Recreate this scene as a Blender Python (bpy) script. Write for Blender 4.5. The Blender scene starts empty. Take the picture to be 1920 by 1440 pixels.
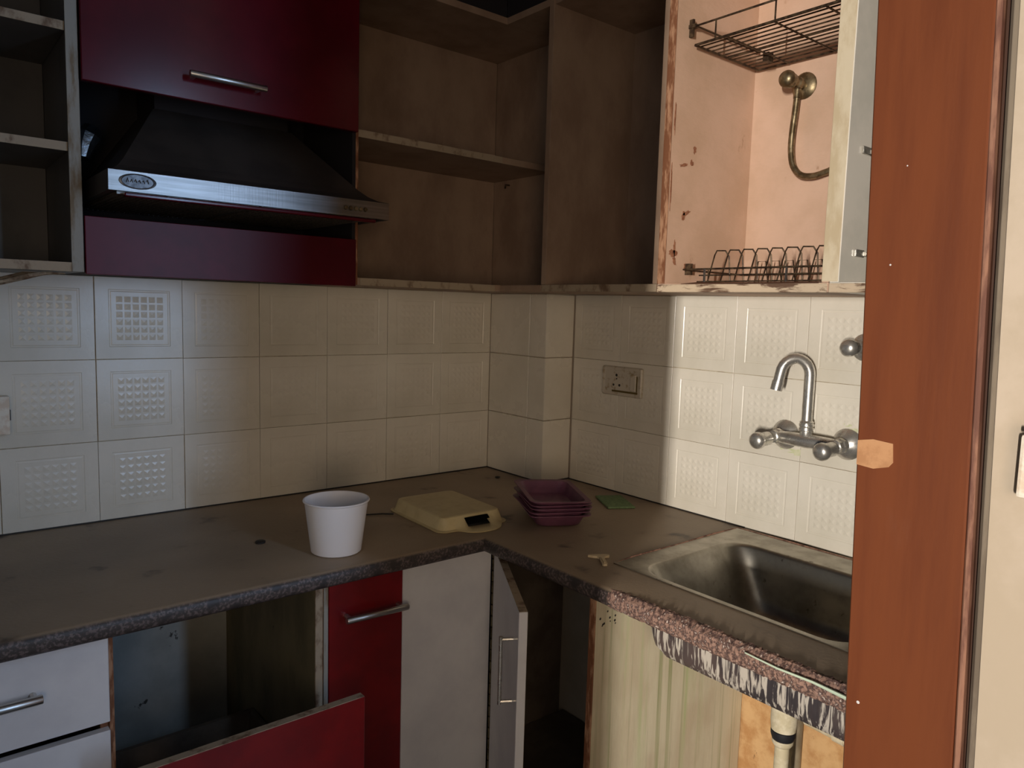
import bpy, bmesh, math, random
from mathutils import Vector, Matrix
random.seed(7)
Z0 = 0.86                      # height of the worktop; z below is given relative to it
SC = bpy.context.scene
COL = SC.collection
# ------------------------------------------------------------------ camera, world, light
cam = bpy.data.cameras.new('camera'); co = bpy.data.objects.new('camera', cam); COL.objects.link(co)
cam.sensor_width = 36; cam.lens = 1396.6/1920*36; cam.clip_start = 0.02
ya, pi_, ro = .6903, -.1014, .0289
fw = Vector((math.sin(ya)*math.cos(pi_), math.cos(ya)*math.cos(pi_), math.sin(pi_)))
rt = Vector((math.cos(ya), -math.sin(ya), 0)); up = rt.cross(fw)
r2 = rt*math.cos(ro)+up*math.sin(ro); u2 = -rt*math.sin(ro)+up*math.cos(ro)
M = Matrix((r2, u2, -fw)).transposed().to_4x4(); M.translation = Vector((-1.5646, -2.0188, .5524+Z0))
co.matrix_world = M
SC.camera = co
W = bpy.data.worlds.new('world'); SC.world = W; W.use_nodes = True
W.node_tree.nodes['Background'].inputs[0].default_value = (.62, .74, 1, 1)
W.node_tree.nodes['Background'].inputs[1].default_value = .6
SC.view_settings.view_transform = 'Standard'; SC.view_settings.look = 'None'
SC.view_settings.exposure = 0; SC.view_settings.gamma = 1; SC.view_settings.use_curve_mapping = False

def area(name, loc, target, sx, sy, power, col, spread=180):
    l = bpy.data.lights.new(name, 'AREA'); l.shape = 'RECTANGLE'; l.size = sx; l.size_y = sy
    l.energy = power; l.color = col; l.spread = math.radians(spread)
    o = bpy.data.objects.new(name, l); COL.objects.link(o); o.location = loc
    d = Vector(target)-Vector(loc); o.rotation_euler = d.to_track_quat('-Z', 'Y').to_euler()
    return o
# warm light of the next room, through the opening in the left wall
area('next_room_light', (-5.6, -3.88, 1.36), (0, -1.2, 1.36), .05, .55, 325, (1, .935, .86))
# daylight entering at the balcony door behind the camera
area('balcony_daylight', (-.36, -3.28, 1.64), (-1.3, 0, 1.3), .14, 1.66, 20, (.44, .66, 1))
# added weak warm fill aimed at the corner, no known lamp there
area('warm_fill', (-1.95, -2.9, 1.3), (-.05, -.45, 1.3), .5, .8, 2.0, (1, .77, .55), 74)

# ------------------------------------------------------------------ materials
MATS = {}
def lin(c):
    return tuple(((v/255)/12.92 if v/255 <= .04045 else ((v/255+.055)/1.055)**2.4) for v in c)+(1,)
def mat(name, c1, c2=None, scale=(8, 8, 8), lo=.4, hi=.6, rough=.5, metal=0, detail=6, bump=0, bscale=None,
        c3=None, scale3=(30, 30, 30), lo3=.6, hi3=.7, coat=0, rvar=0, spec=.5, dist=.0):
    if name in MATS: return MATS[name]
    m = bpy.data.materials.new(name); m.use_nodes = True; nt = m.node_tree; N = nt.nodes; L = nt.links
    b = N['Principled BSDF']; b.inputs['Roughness'].default_value = rough; b.inputs['Metallic'].default_value = metal
    b.inputs['Coat Weight'].default_value = coat; b.inputs['Coat Roughness'].default_value = .15
    b.inputs['Specular IOR Level'].default_value = spec
    tc = N.new('ShaderNodeTexCoord')
    def noise(sc, det=detail):
        mp = N.new('ShaderNodeMapping'); mp.inputs['Scale'].default_value = sc
        L.new(tc.outputs['Object'], mp.inputs['Vector'])
        n = N.new('ShaderNodeTexNoise'); n.inputs['Scale'].default_value = 1; n.inputs['Detail'].default_value = det
        n.inputs['Roughness'].default_value = .62; n.inputs['Distortion'].default_value = dist
        L.new(mp.outputs[0], n.inputs['Vector']); return n
    def ramp(n, lo, hi):
        r = N.new('ShaderNodeMapRange'); r.inputs['From Min'].default_value = lo; r.inputs['From Max'].default_value = hi
        r.interpolation_type = 'SMOOTHSTEP'
        L.new(n.outputs['Fac'] if 'Fac' in n.outputs else n.outputs[0], r.inputs['Value']); return r
    b.inputs['Base Color'].default_value = lin(c1)
    if c2:
        mx = N.new('ShaderNodeMix'); mx.data_type = 'RGBA'; n1 = noise(scale); r = ramp(n1, lo, hi)
        L.new(r.outputs[0], mx.inputs[0]); mx.inputs[6].default_value = lin(c1); mx.inputs[7].default_value = lin(c2)
        out = mx.outputs[2]
        if c3:
            m3 = N.new('ShaderNodeMix'); m3.data_type = 'RGBA'; r3 = ramp(noise(scale3), lo3, hi3)
            L.new(r3.outputs[0], m3.inputs[0]); L.new(out, m3.inputs[6]); m3.inputs[7].default_value = lin(c3); out = m3.outputs[2]
        L.new(out, b.inputs['Base Color'])
        if rvar:
            ma = N.new('ShaderNodeMapRange'); L.new(n1.outputs['Fac'], ma.inputs['Value'])
            ma.inputs['From Min'].default_value = .3; ma.inputs['From Max'].default_value = .7
            ma.inputs['To Min'].default_value = max(rough-rvar, .03); ma.inputs['To Max'].default_value = min(rough+rvar, 1)
            L.new(ma.outputs[0], b.inputs['Roughness'])
    if bump:
        bp = N.new('ShaderNodeBump'); bp.inputs['Strength'].default_value = bump; bp.inputs['Distance'].default_value = .002
        L.new(noise(bscale or scale).outputs['Fac'], bp.inputs['Height']); L.new(bp.outputs[0], b.inputs['Normal'])
    MATS[name] = m
    return m

m_tile = mat('glazed_tile', (232, 224, 208), (214, 206, 188), (3, 3, 3), .35, .7, rough=.27, bump=.12, bscale=(90, 90, 90), rvar=.06)
m_grout = mat('grout', (196, 184, 160), (168, 152, 126), (40, 40, 40), rough=.9)
m_wall = mat('wall_paint', (196, 180, 160), (184, 168, 146), (5, 5, 5), rough=.75, bump=.2, bscale=(60, 60, 60))
m_wall2 = mat('cool_wall_paint', (128, 134, 140), (116, 122, 130), (5, 5, 5), rough=.8)
m_ceil = mat('ceiling_paint', (150, 148, 146), rough=.9)
m_floor = mat('floor_tile', (112, 106, 100), (96, 92, 86), (4, 4, 4), rough=.5)
m_pink = mat('pink_paint', (214, 180, 155), (198, 165, 138), (6, 6, 6), .35, .7, rough=.6, bump=.35, bscale=(50, 50, 160),
             c3=(170, 132, 104), scale3=(14, 14, 9), lo3=.66, hi3=.76)
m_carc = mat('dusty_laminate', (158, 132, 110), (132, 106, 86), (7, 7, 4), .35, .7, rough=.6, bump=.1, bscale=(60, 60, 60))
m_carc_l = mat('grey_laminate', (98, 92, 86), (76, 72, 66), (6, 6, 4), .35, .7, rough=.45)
m_edge = mat('chipped_edge', (160, 142, 118), (108, 84, 62), (30, 30, 18), .48, .66, rough=.7, bump=.5, bscale=(80, 80, 80))
m_edge_d = mat('rusty_edge', (120, 74, 46), (176, 132, 100), (60, 60, 14), .45, .6, rough=.8, bump=.5, bscale=(80, 80, 80))
m_edge_g = mat('grey_edge', (150, 146, 136), (122, 104, 80), (40, 40, 8), .5, .66, rough=.7, bump=.4, bscale=(80, 80, 80))
m_cream = mat('cream_edge', (222, 206, 176), (204, 184, 150), (20, 20, 8), rough=.6, bump=.2, bscale=(60, 60, 60))
m_board = mat('damp_board', (206, 184, 156), (104, 78, 60), (9, 14, 60), .5, .62, rough=.75, bump=.7, bscale=(20, 30, 120), dist=.6)
m_white_l = mat('pale_laminate', (240, 232, 218), (226, 220, 206), (5, 5, 5), rough=.3)
m_red_g = mat('gloss_maroon', (84, 8, 22), (72, 6, 18), (4, 4, 4), rough=.2, coat=.0, spec=.4)
m_red_m = mat('dull_maroon', (90, 10, 28), (74, 6, 20), (4, 4, 4), rough=.36, spec=.22)
m_red = mat('matte_maroon', (122, 10, 14), (104, 6, 12), (5, 5, 5), rough=.34, coat=.15)
m_white = mat('white_laminate', (224, 220, 218), (208, 204, 204), (5, 5, 5), .35, .7, rough=.35, c3=(150, 146, 142), scale3=(30, 30, 12), lo3=.72, hi3=.78)
m_steel = mat('brushed_steel', (150, 148, 146), (132, 130, 128), (4, 4, 120), rough=.33, metal=1, bump=.06, bscale=(300, 3, 3))
m_sink = mat('sink_steel', (176, 170, 158), (146, 140, 128), (14, 14, 14), .35, .7, rough=.38, metal=1, rvar=.06,
             c3=(96, 88, 78), scale3=(40, 40, 40), lo3=.62, hi3=.75)
m_chrome = mat('limed_chrome', (214, 210, 202), (168, 164, 152), (40, 40, 40), .45, .75, rough=.3, metal=.82, rvar=.12)
m_brass = mat('tarnished_brass', (150, 134, 104), (104, 90, 66), (50, 50, 50), rough=.38, metal=.8)
m_wire = mat('rusty_wire', (98, 82, 62), (58, 44, 34), (60, 60, 60), rough=.5, metal=.6)
m_badge = mat('dull_badge', (120, 122, 126), (84, 86, 90), (60, 60, 60), rough=.42, metal=.8)
m_alu = mat('aluminium', (188, 184, 178), rough=.34, metal=1)
m_hood = mat('hood_enamel', (60, 54, 50), (50, 45, 42), (9, 9, 9), rough=.5)
m_mesh = mat('filter_mesh', (130, 120, 108), (90, 82, 74), (200, 200, 200), rough=.5, metal=.3)
m_black = mat('black_rubber', (26, 26, 30), rough=.6)
m_shade = mat('shade_board', (26, 20, 22), rough=.8)  # near-black colour puts the shade of unlit interiors into these boards
m_pvc = mat('pvc', (226, 214, 186), (204, 190, 156), (30, 30, 30), rough=.45)
m_pvc_d = mat('grey_pvc', (150, 136, 110), (120, 106, 84), (30, 30, 9), rough=.6)
m_bucket = mat('bucket_plastic', (240, 238, 240), rough=.4)
m_box = mat('cream_plastic', (206, 188, 142), (190, 170, 124), (30, 30, 30), .4, .8, rough=.5)
m_tray = mat('purple_plastic', (122, 76, 96), (104, 62, 82), (14, 14, 14), rough=.4)
m_green = mat('green_scourer', (118, 140, 98), (100, 122, 82), (120, 120, 120), rough=.9)
m_key = mat('tan_plastic', (206, 186, 150), rough=.5)
m_cap = mat('dark_cap', (34, 30, 26), rough=.6)
m_socket = mat('socket_plastic', (196, 186, 168), (160, 140, 108), (60, 60, 60), .5, .7, rough=.5)
m_grime = mat('grime', (96, 80, 36), rough=.8)
m_switch = mat('switch_plastic', (236, 226, 208), (220, 200, 176), (50, 50, 50), rough=.45)
m_wood = mat('varnished_wood', (116, 64, 38), (98, 50, 28), (16, 16, 1.6), .35, .7, rough=.36, bump=.12, bscale=(60, 60, 5),
             c3=(122, 80, 60), scale3=(6, 6, 3), lo3=.6, hi3=.8, rvar=.06)
m_woodedge = mat('worn_wood_edge', (150, 108, 86), (108, 70, 56), (60, 60, 10), .4, .6, rough=.6)
m_wooddark = mat('dark_wood', (72, 46, 32), rough=.5)
m_mould = mat('grey_sealant', (124, 112, 96), (104, 92, 78), (40, 40, 8), rough=.7)
m_tape = mat('masking_tape', (190, 142, 100), (174, 126, 86), (40, 40, 40), rough=.6)
m_plaster = mat('damp_plaster', (214, 172, 120), (186, 136, 84), (16, 16, 16), .38, .66, rough=.85, bump=.8, bscale=(30, 30, 30),
                c3=(120, 84, 52), scale3=(34, 34, 20), lo3=.66, hi3=.72)
m_stain = mat('peeled_brown', (134, 84, 58), (164, 114, 84), (90, 90, 90), rough=.85)
m_foil = mat('foil', (180, 190, 200), rough=.25, metal=1, bump=.9, bscale=(60, 60, 60))
m_bay = mat('olive_board', (132, 122, 92), (98, 90, 66), (6, 6, 3), .35, .65, rough=.6, c3=(60, 50, 36), scale3=(30, 30, 14), lo3=.67, hi3=.72)
m_bayblue = mat('grey_blue_board', (176, 176, 170), (150, 152, 146), (5, 5, 5), .35, .65, rough=.6, c3=(60, 58, 54), scale3=(26, 26, 20), lo3=.68, hi3=.72)
m_bayback = mat('brown_board', (104, 92, 80), (84, 74, 64), (6, 6, 6), rough=.7)
m_crust = mat('pink_scale_crust', (154, 122, 106), (86, 64, 58), (90, 150, 150), .42, .56, rough=.8, bump=1, bscale=(160, 160, 160),
              c3=(206, 188, 174), scale3=(150, 150, 150), lo3=.58, hi3=.68)

def make_slab():
    m = bpy.data.materials.new('dusty_granite'); m.use_nodes = True; N = m.node_tree.nodes; L = m.node_tree.links
    b = N['Principled BSDF']
    tc = N.new('ShaderNodeTexCoord'); ge = N.new('ShaderNodeNewGeometry')
    def no(s, d=6):
        n = N.new('ShaderNodeTexNoise'); n.inputs['Scale'].default_value = s; n.inputs['Detail'].default_value = d
        L.new(tc.outputs['Object'], n.inputs['Vector']); return n
    def rm(sock, a, c):
        r = N.new('ShaderNodeMapRange'); r.inputs['From Min'].default_value = a; r.inputs['From Max'].default_value = c
        r.interpolation_type = 'SMOOTHSTEP'; L.new(sock, r.inputs['Value']); return r.outputs[0]
    def mix(f, a, c):
        x = N.new('ShaderNodeMix'); x.data_type = 'RGBA'; L.new(f, x.inputs[0])
        for i, v in ((6, a), (7, c)):
            if isinstance(v, tuple): x.inputs[i].default_value = lin(v)
            else: L.new(v, x.inputs[i])
        return x.outputs[2]
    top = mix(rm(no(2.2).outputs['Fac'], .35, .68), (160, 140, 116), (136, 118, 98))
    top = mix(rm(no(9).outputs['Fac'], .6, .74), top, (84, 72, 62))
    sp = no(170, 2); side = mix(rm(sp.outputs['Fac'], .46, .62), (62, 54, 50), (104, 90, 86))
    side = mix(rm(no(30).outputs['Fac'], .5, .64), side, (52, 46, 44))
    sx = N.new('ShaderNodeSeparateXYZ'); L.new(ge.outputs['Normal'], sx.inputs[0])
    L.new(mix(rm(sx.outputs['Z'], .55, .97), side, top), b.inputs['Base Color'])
    b.inputs['Roughness'].default_value = .5
    bp = N.new('ShaderNodeBump'); bp.inputs['Strength'].default_value = .35; bp.inputs['Distance'].default_value = .002
    L.new(no(120).outputs['Fac'], bp.inputs['Height']); L.new(bp.outputs[0], b.inputs['Normal'])
    return m
m_slab = make_slab()

def make_streaks(name, base, marks, sx, lo, hi, base2=None, marks2=None, rough=.6, dist=.25, zs=.09):
    """vertical run-down streaks: thin dried trickles (thresholded, stretched noise)"""
    m = bpy.data.materials.new(name); m.use_nodes = True; N = m.node_tree.nodes; L = m.node_tree.links
    b = N['Principled BSDF']; b.inputs['Roughness'].default_value = rough
    tc = N.new('ShaderNodeTexCoord')
    def no(s, det=5, rg=.6, di=0):
        mp = N.new('ShaderNodeMapping'); mp.inputs['Scale'].default_value = s; L.new(tc.outputs['Object'], mp.inputs[0])
        n = N.new('ShaderNodeTexNoise'); n.inputs['Scale'].default_value = 1; n.inputs['Detail'].default_value = det
        n.inputs['Roughness'].default_value = rg; n.inputs['Distortion'].default_value = di; L.new(mp.outputs[0], n.inputs[0]); return n.outputs['Fac']
    def rm(sock, a, c):
        r = N.new('ShaderNodeMapRange'); r.inputs['From Min'].default_value = a; r.inputs['From Max'].default_value = c
        r.interpolation_type = 'SMOOTHSTEP'; L.new(sock, r.inputs['Value']); return r.outputs[0]
    def mix(f, a, c):
        x = N.new('ShaderNodeMix'); x.data_type = 'RGBA'; L.new(f, x.inputs[0])
        for i, v in ((6, a), (7, c)):
            if isinstance(v, tuple): x.inputs[i].default_value = lin(v)
            else: L.new(v, x.inputs[i])
        return x.outputs[2]
    c = base if not base2 else mix(rm(no((6, 6, 3)), .4, .6), base, base2)
    if isinstance(c, tuple): c = mix(rm(no((9, 9, 9)), .3, .7), c, tuple(int(v*.8) for v in c))
    if marks2: c = mix(rm(no((sx*.45, sx*.45, .9)), lo, hi+.08), c, marks2)
    c = mix(rm(no((sx, sx, sx*zs), di=dist), lo, hi), c, marks)
    L.new(c, b.inputs['Base Color'])
    bp = N.new('ShaderNodeBump'); bp.inputs['Strength'].default_value = .5; bp.inputs['Distance'].default_value = .002
    L.new(no((sx, sx, sx*.15)), bp.inputs['Height']); L.new(bp.outputs[0], b.inputs['Normal'])
    return m
m_drip = make_streaks('trickled_basin', (58, 52, 54), (196, 186, 172), 100, .49, .57, base2=(88, 74, 70), rough=.6, dist=.9)
m_greenstreak = make_streaks('stained_panel', (214, 204, 176), (150, 154, 108), 54, .52, .70, zs=.012, base2=(202, 188, 160), marks2=(184, 192, 142), rough=.6)

# ------------------------------------------------------------------ mesh helpers
class MB:
    def __init__(s): s.bm = bmesh.new()
    def box(s, x0, x1, y0, y1, z0, z1, bev=0, seg=1):
        b2 = bmesh.new(); bmesh.ops.create_cube(b2, size=1)
        for v in b2.verts: v.co = Vector(((x0+x1)/2+v.co.x*(x1-x0), (y0+y1)/2+v.co.y*(y1-y0), (z0+z1)/2+v.co.z*(z1-z0)))
        if bev: bmesh.ops.bevel(b2, geom=list(b2.edges), offset=bev, segments=seg, profile=.6, affect='EDGES')
        s.join(b2); return s
    def join(s, b2):
        me = bpy.data.meshes.new('t'); b2.to_mesh(me); b2.free(); s.bm.from_mesh(me); bpy.data.meshes.remove(me)
    def raw(s, vs, fs):
        V = [s.bm.verts.new(v) for v in vs]
        for f in fs:
            try: s.bm.faces.new([V[i] for i in f])
            except ValueError: pass
        return s
    def loft(s, rings, cap0=True, cap1=True, skip=None):
        n = len(rings[0]); V = [[s.bm.verts.new(p) for p in r] for r in rings]
        for i in range(len(rings)-1):
            for j in range(n):
                if skip and skip(i, j): continue
                k = (j+1) % n
                s.bm.faces.new((V[i][j], V[i][k], V[i+1][k], V[i+1][j]))
        if cap0: s.bm.faces.new(list(reversed(V[0])))
        if cap1: s.bm.faces.new(V[-1])
        return s
    def tube(s, pts, r, n=10, caps=True):
        pts = [Vector(p) for p in pts]; rs = r if isinstance(r, (list, tuple)) else [r]*len(pts)
        rings = []; prev = None
        for i, p in enumerate(pts):
            d = (pts[min(i+1, len(pts)-1)]-pts[max(i-1, 0)]).normalized()
            if prev is None:
                a = Vector((0, 0, 1)) if abs(d.z) < .9 else Vector((1, 0, 0)); u = d.cross(a).normalized()
            else: u = (prev-d*prev.dot(d)).normalized()
            prev = u; v = d.cross(u)
            rings.append([p+u*(rs[i]*math.cos(2*math.pi*k/n))+v*(rs[i]*math.sin(2*math.pi*k/n)) for k in range(n)])
        return s.loft(rings, caps, caps)
    def lathe(s, prof, c, ax=(0, 0, 1), n=24, cap0=True, cap1=True):
        d = Vector(ax).normalized(); a = Vector((0, 0, 1)) if abs(d.z) < .9 else Vector((1, 0, 0))
        u = d.cross(a).normalized(); v = d.cross(u); c = Vector(c)
        return s.loft([[c+d*h+u*(r*math.cos(2*math.pi*k/n))+v*(r*math.sin(2*math.pi*k/n)) for k in range(n)] for r, h in prof], cap0, cap1)
    def xf(s, m): bmesh.ops.transform(s.bm, matrix=m, verts=s.bm.verts); return s

WL = {}                                                   # world location of every built object
def meta(o, label=None, cat=None, group=None, kind=None):
    for k, v in (('label', label), ('category', cat), ('group', group), ('kind', kind)):
        if v: o[k] = v
    return o
def thing(name, loc, label, cat, group=None, kind=None):
    o = bpy.data.objects.new(name, None); COL.objects.link(o); o.empty_display_size = .05
    o.location = (loc[0], loc[1], loc[2]+Z0); WL[o] = Vector((loc[0], loc[1], loc[2])); return meta(o, label, cat, group, kind)
def part(name, mb, m, parent=None, loc=None, label=None, smooth=None, mods=()):
    """links the geometry (given in scene coordinates) as one mesh object"""
    bm = mb.bm
    bmesh.ops.recalc_face_normals(bm, faces=bm.faces)
    if parent is not None: base = WL[parent]
    else:
        if loc is None:
            xs = [v.co for v in bm.verts]
            loc = (sum(v.x for v in xs)/len(xs), sum(v.y for v in xs)/len(xs), min(v.z for v in xs))
        base = Vector(loc)
    bmesh.ops.translate(bm, vec=-base, verts=bm.verts)
    me = bpy.data.meshes.new(name); bm.to_mesh(me); bm.free(); me.materials.append(m)
    o = bpy.data.objects.new(name, me); COL.objects.link(o)
    if parent is not None: o.parent = parent
    else: o.location = (base.x, base.y, base.z+Z0)
    WL[o] = base
    if smooth is not None:
        for p in me.polygons: p.use_smooth = True
        try: me.set_sharp_from_angle(angle=math.radians(smooth))
        except Exception: pass
    for kind, kw in mods:
        md = o.modifiers.new(kind.lower(), kind)
        for k, v in kw.items(): setattr(md, k, v)
    if label: o['label'] = label
    return o
def B(*a, **k): return MB().box(*a, **k)
def rrect(cx, cy, hx, hy, r, z, ns=6, nc=5):
    r = min(r, hx*.99, hy*.99); P = []
    for (sx, sy, a0) in ((1, -1, -90), (1, 1, 0), (-1, 1, 90), (-1, -1, 180)):
        for k in range(nc+1):
            a = math.radians(a0+90*k/nc); P.append((cx+sx*(hx-r)+r*math.cos(a), cy+sy*(hy-r)+r*math.sin(a)))
        nx = {(1, -1): (1, 1), (1, 1): (-1, 1), (-1, 1): (-1, -1), (-1, -1): (1, -1)}[(sx, sy)]
        a = P[-1]; a1 = math.radians(a0+90)
        bpt = (cx+nx[0]*(hx-r)+r*math.cos(a1), cy+nx[1]*(hy-r)+r*math.sin(a1))
        for k in range(1, ns): P.append((a[0]+(bpt[0]-a[0])*k/ns, a[1]+(bpt[1]-a[1])*k/ns))
    return [(x, y, z) for x, y in P]

# ------------------------------------------------------------------ the setting
Q = .12; PD = .284; FL = -.86; CE = 2.04
def struct(name, mb, m, label, cat): return meta(part(name, mb, m), label, cat, kind='structure')
struct('floor', B(-5.9, 1.1, -4.6, .3, FL-.1, FL), m_floor, 'plain dusty floor under the kitchen', 'floor')
struct('ceiling', B(-5.9, 1.1, -4.6, .3, CE, CE+.1), m_ceil, 'plain painted ceiling over the kitchen', 'ceiling')
wb = struct('wall_back', B(-2.7, .3, .006, .12, FL, CE), m_wall, 'back wall behind the long worktop with white embossed tiles', 'wall')
wr = struct('wall_right', B(Q+.006, Q+.16, -1.72, .0, FL, CE), m_wall, 'right wall behind the sink with white embossed tiles', 'wall')
wp = struct('wall_pillar', B(.006, Q, -PD+.006, .004, FL, CE), m_wall, 'boxed tiled column in the corner between the two walls', 'wall')
struct('wall_left', B(-2.7, -2.6, -2.208, .0, FL, CE), m_wall2, 'left wall of the kitchen beside the opening to the next room', 'wall')
struct('wall_left', B(-2.7, -2.6, -3.3, -3.1, FL, CE), m_wall2, 'left wall of the kitchen nearest the balcony side', 'wall')
fr = MB().box(-2.7, -.44, -3.4, -3.3, FL, CE).box(-.28, 1.0, -3.4, -3.3, FL, CE).box(-.44, -.28, -3.4, -3.3, FL+2.62, CE)
struct('wall_front', fr, m_wall2, 'wall behind the camera with a narrow balcony door gap', 'wall')
wf = MB().box(-.46, -.442, -3.299, -3.26, FL, FL+2.62).box(-.278, -.26, -3.299, -3.26, FL, FL+2.62).box(-.46, -.26, -3.299, -3.26, FL+2.621, FL+2.66)
struct('window_1', wf, m_wood, 'wooden frame of the narrow balcony opening behind the camera', 'window')
# next room shell
nr = MB().box(1.0, 1.1, -3.4, -1.8, FL, CE).box(Q+.16, 1.0, -1.86, -1.8, FL, CE).box(-5.9, -5.8, -4.5, -1.2, FL, CE).box(-5.8, -2.7, -1.3, -1.2, FL, CE).box(-5.8, -2.7, -4.6, -4.5, FL, CE).box(-2.7, -2.6, -4.5, -3.4, FL, CE)
struct('wall_outer', nr, m_wall2, 'walls of the next room beyond the opening', 'wall')
# end wall at the worktop's right end; its end face carries the wooden door frame
struct('wall_end', B(-.57, Q+.0, -1.86, -1.60, FL, CE), m_wall, 'short wall closing the sink end of the worktop', 'wall')

# embossed tiles
def tile_mesh(S=.2, emb=True):
    h = S/2-.0007; bm = bmesh.new()
    def ring(a, y): return [bm.verts.new(p) for p in ((-a, y, -a), (a, y, -a), (a, y, a), (-a, y, a))]
    R = [ring(h, .0055), ring(h, .0004), ring(h-.0006, 0)]
    if emb: R += [ring(.070, 0), ring(.0685, .0010), ring(.066, .0010), ring(.064, .0004)]
    for A, C in zip(R, R[1:]):
        for k in range(4): bm.faces.new((A[k], A[(k+1) % 4], C[(k+1) % 4], C[k]))
    bm.faces.new(R[-1])
    if emb:
        n = 6; st = .0185
        for i in range(n):
            for j in range(n+0):
                x = (i-(n-1)/2)*st; z = (j-(n-1)/2)*st; a = .0072
                q = [bm.verts.new(p) for p in ((x-a, .0004, z-a), (x+a, .0004, z-a), (x+a, .0004, z+a), (x-a, .0004, z+a))]
                t = bm.verts.new((x, -.0008, z))
                for k in range(4): bm.faces.new((q[k], q[(k+1) % 4], t))
    bmesh.ops.recalc_face_normals(bm, faces=bm.faces)
    me = bpy.data.meshes.new('tile'); bm.to_mesh(me); bm.free(); me.materials.append(m_tile); return me
TM = tile_mesh()
def tile(parent, x, y, z, rz):
    o = bpy.data.objects.new('tile', TM); COL.objects.link(o); o.parent = parent
    o.location = Vector((x+random.uniform(-.0004, .0004), y, z+random.uniform(-.0004, .0004)))-WL[parent]
    o.rotation_euler = (random.uniform(-.002, .002), random.uniform(-.002, .002), rz+random.uniform(-.002, .002))
for r in range(3):
    for c in range(10): tile(wb, -.1-.2*c, 0, .1+.2*r, 0)
    for c in range(7): tile(wr, Q, -.3885-.2*c, .1+.2*r, -math.pi/2)
def grout(parent, *b): part('grout', B(*b), m_grout, parent)
grout(wb, -2.0, 0, .0045, .0058, 0, .6)
grout(wr, Q+.0045, Q+.0058, -1.59, -.288, 0, .6)
for r in range(3):
    part('tile', B(0, .0055, -PD+.08, -.0012, .2*r+.0012, .2*r+.1988, bev=.001), m_tile, wp)
    part('tile', B(0, .0055, -PD+.0002, -PD+.0776, .2*r+.0012, .2*r+.1988, bev=.001), m_tile, wp)
    part('tile', B(.0002, Q-.001, -PD, -PD+.0055, .2*r+.0012, .2*r+.1988, bev=.001), m_tile, wp)
m_moss = mat('tile_moss', (214, 211, 178), (200, 202, 160), (80, 80, 80), rough=.6)
def wall_blob(y, z, ry, rz, seed):
    rnd = random.Random(seed); n = 18; P = []
    for k in range(n):
        a = 2*math.pi*k/n; f = rnd.uniform(.5, 1.2); P.append((y+ry*f*math.cos(a), z+rz*f*math.sin(a)))
    mb = MB().raw([(Q-.0003, a, c) for a, c in P]+[(Q, a, c) for a, c in P], [tuple(range(n)), tuple(range(2*n-1, n-1, -1))]+[(k, (k+1) % n, (k+1) % n+n, k+n) for k in range(n)])
    part('moss_patch', mb, m_moss, wr)
for a in ((-1.09, .222, .035, .010, 1), (-1.115, .208, .018, .006, 2), (-1.205, .212, .030, .008, 3), (-1.045, .228, .012, .006, 4), (-1.20, .306, .010, .005, 5), (-1.215, .296, .012, .006, 6)): wall_blob(*a)
# bare plaster of the sink recess, below the worktop
part('plaster', B(Q+.0, Q+.0055, -1.59, -.96, FL+.01, -.045), m_plaster, wr)

# wooden door frame, slightly out of plumb
def leanbox(x0, x1, y0, y1, z0, z1, lean=.030, bev=.002):
    mb = B(x0, x1, y0, y1, z0, z1, bev=bev)
    for v in mb.bm.verts: v.co.y += (v.co.z-.4)*lean
    return mb
jt = thing('trim_1', (-.6, -1.64, FL), 'red-brown varnished wooden door frame post in the right foreground', 'door frame', kind='structure')
part('post', leanbox(-.6, -.575, -1.697, -1.564, FL, CE-.001), m_wood, jt)
part('worn_edge', leanbox(-.6, -.586, -1.7045, -1.6975, FL, CE-.001, lean=.032), m_woodedge, jt, label='pale scuffed edge of the post')
part('rebate', leanbox(-.592, -.575, -1.713, -1.705, FL, CE-.001, lean=.032), m_wooddark, jt, label='dark groove beside the post')
part('sealant', leanbox(-.606, -.580, -1.7225, -1.7132, FL, CE-.001, lean=.030, bev=.004), m_mould, jt, label='grey filler strip between post and wall')
mb = leanbox(-.605, -.572, -1.86, -1.7227, FL, CE-.001, lean=.0302, bev=0)
part('wall_edge', mb, m_wall, jt, label='cream plaster beside the post')
tp = MB(); zz = .38
tp.raw([(-.6012, -1.566, .362), (-.6012, -1.588, .360), (-.6012, -1.607, .3655), (-.6012, -1.612, .372), (-.6012, -1.610, .396), (-.6012, -1.585, .398), (-.6012, -1.5655, .394),
        (-.6004, -1.566, .362), (-.6004, -1.588, .360), (-.6004, -1.607, .3655), (-.6004, -1.612, .372), (-.6004, -1.610, .396), (-.6004, -1.585, .398), (-.6004, -1.5655, .394)],
       [(0, 1, 2, 3, 4, 5, 6), (13, 12, 11, 10, 9, 8, 7)]+[(i, (i+1) % 7, (i+1) % 7+7, i+7) for i in range(7)])
meta(part('tape_strip', tp, m_tape), 'tan strip of masking tape stuck on the wooden door frame', 'tape')
for (yy, zc, rr) in ((-1.592, .045, .0022), (-1.589, .62, .0012), (-1.60, .74, .0009)):
    c = MB().lathe([(rr*.3, .0004), (rr, .0002), (rr, 0)], (-.6003, yy, zc), (-1, 0, 0), n=8)
    part('paint_fleck', c, m_white, jt, label='white paint fleck')

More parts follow.
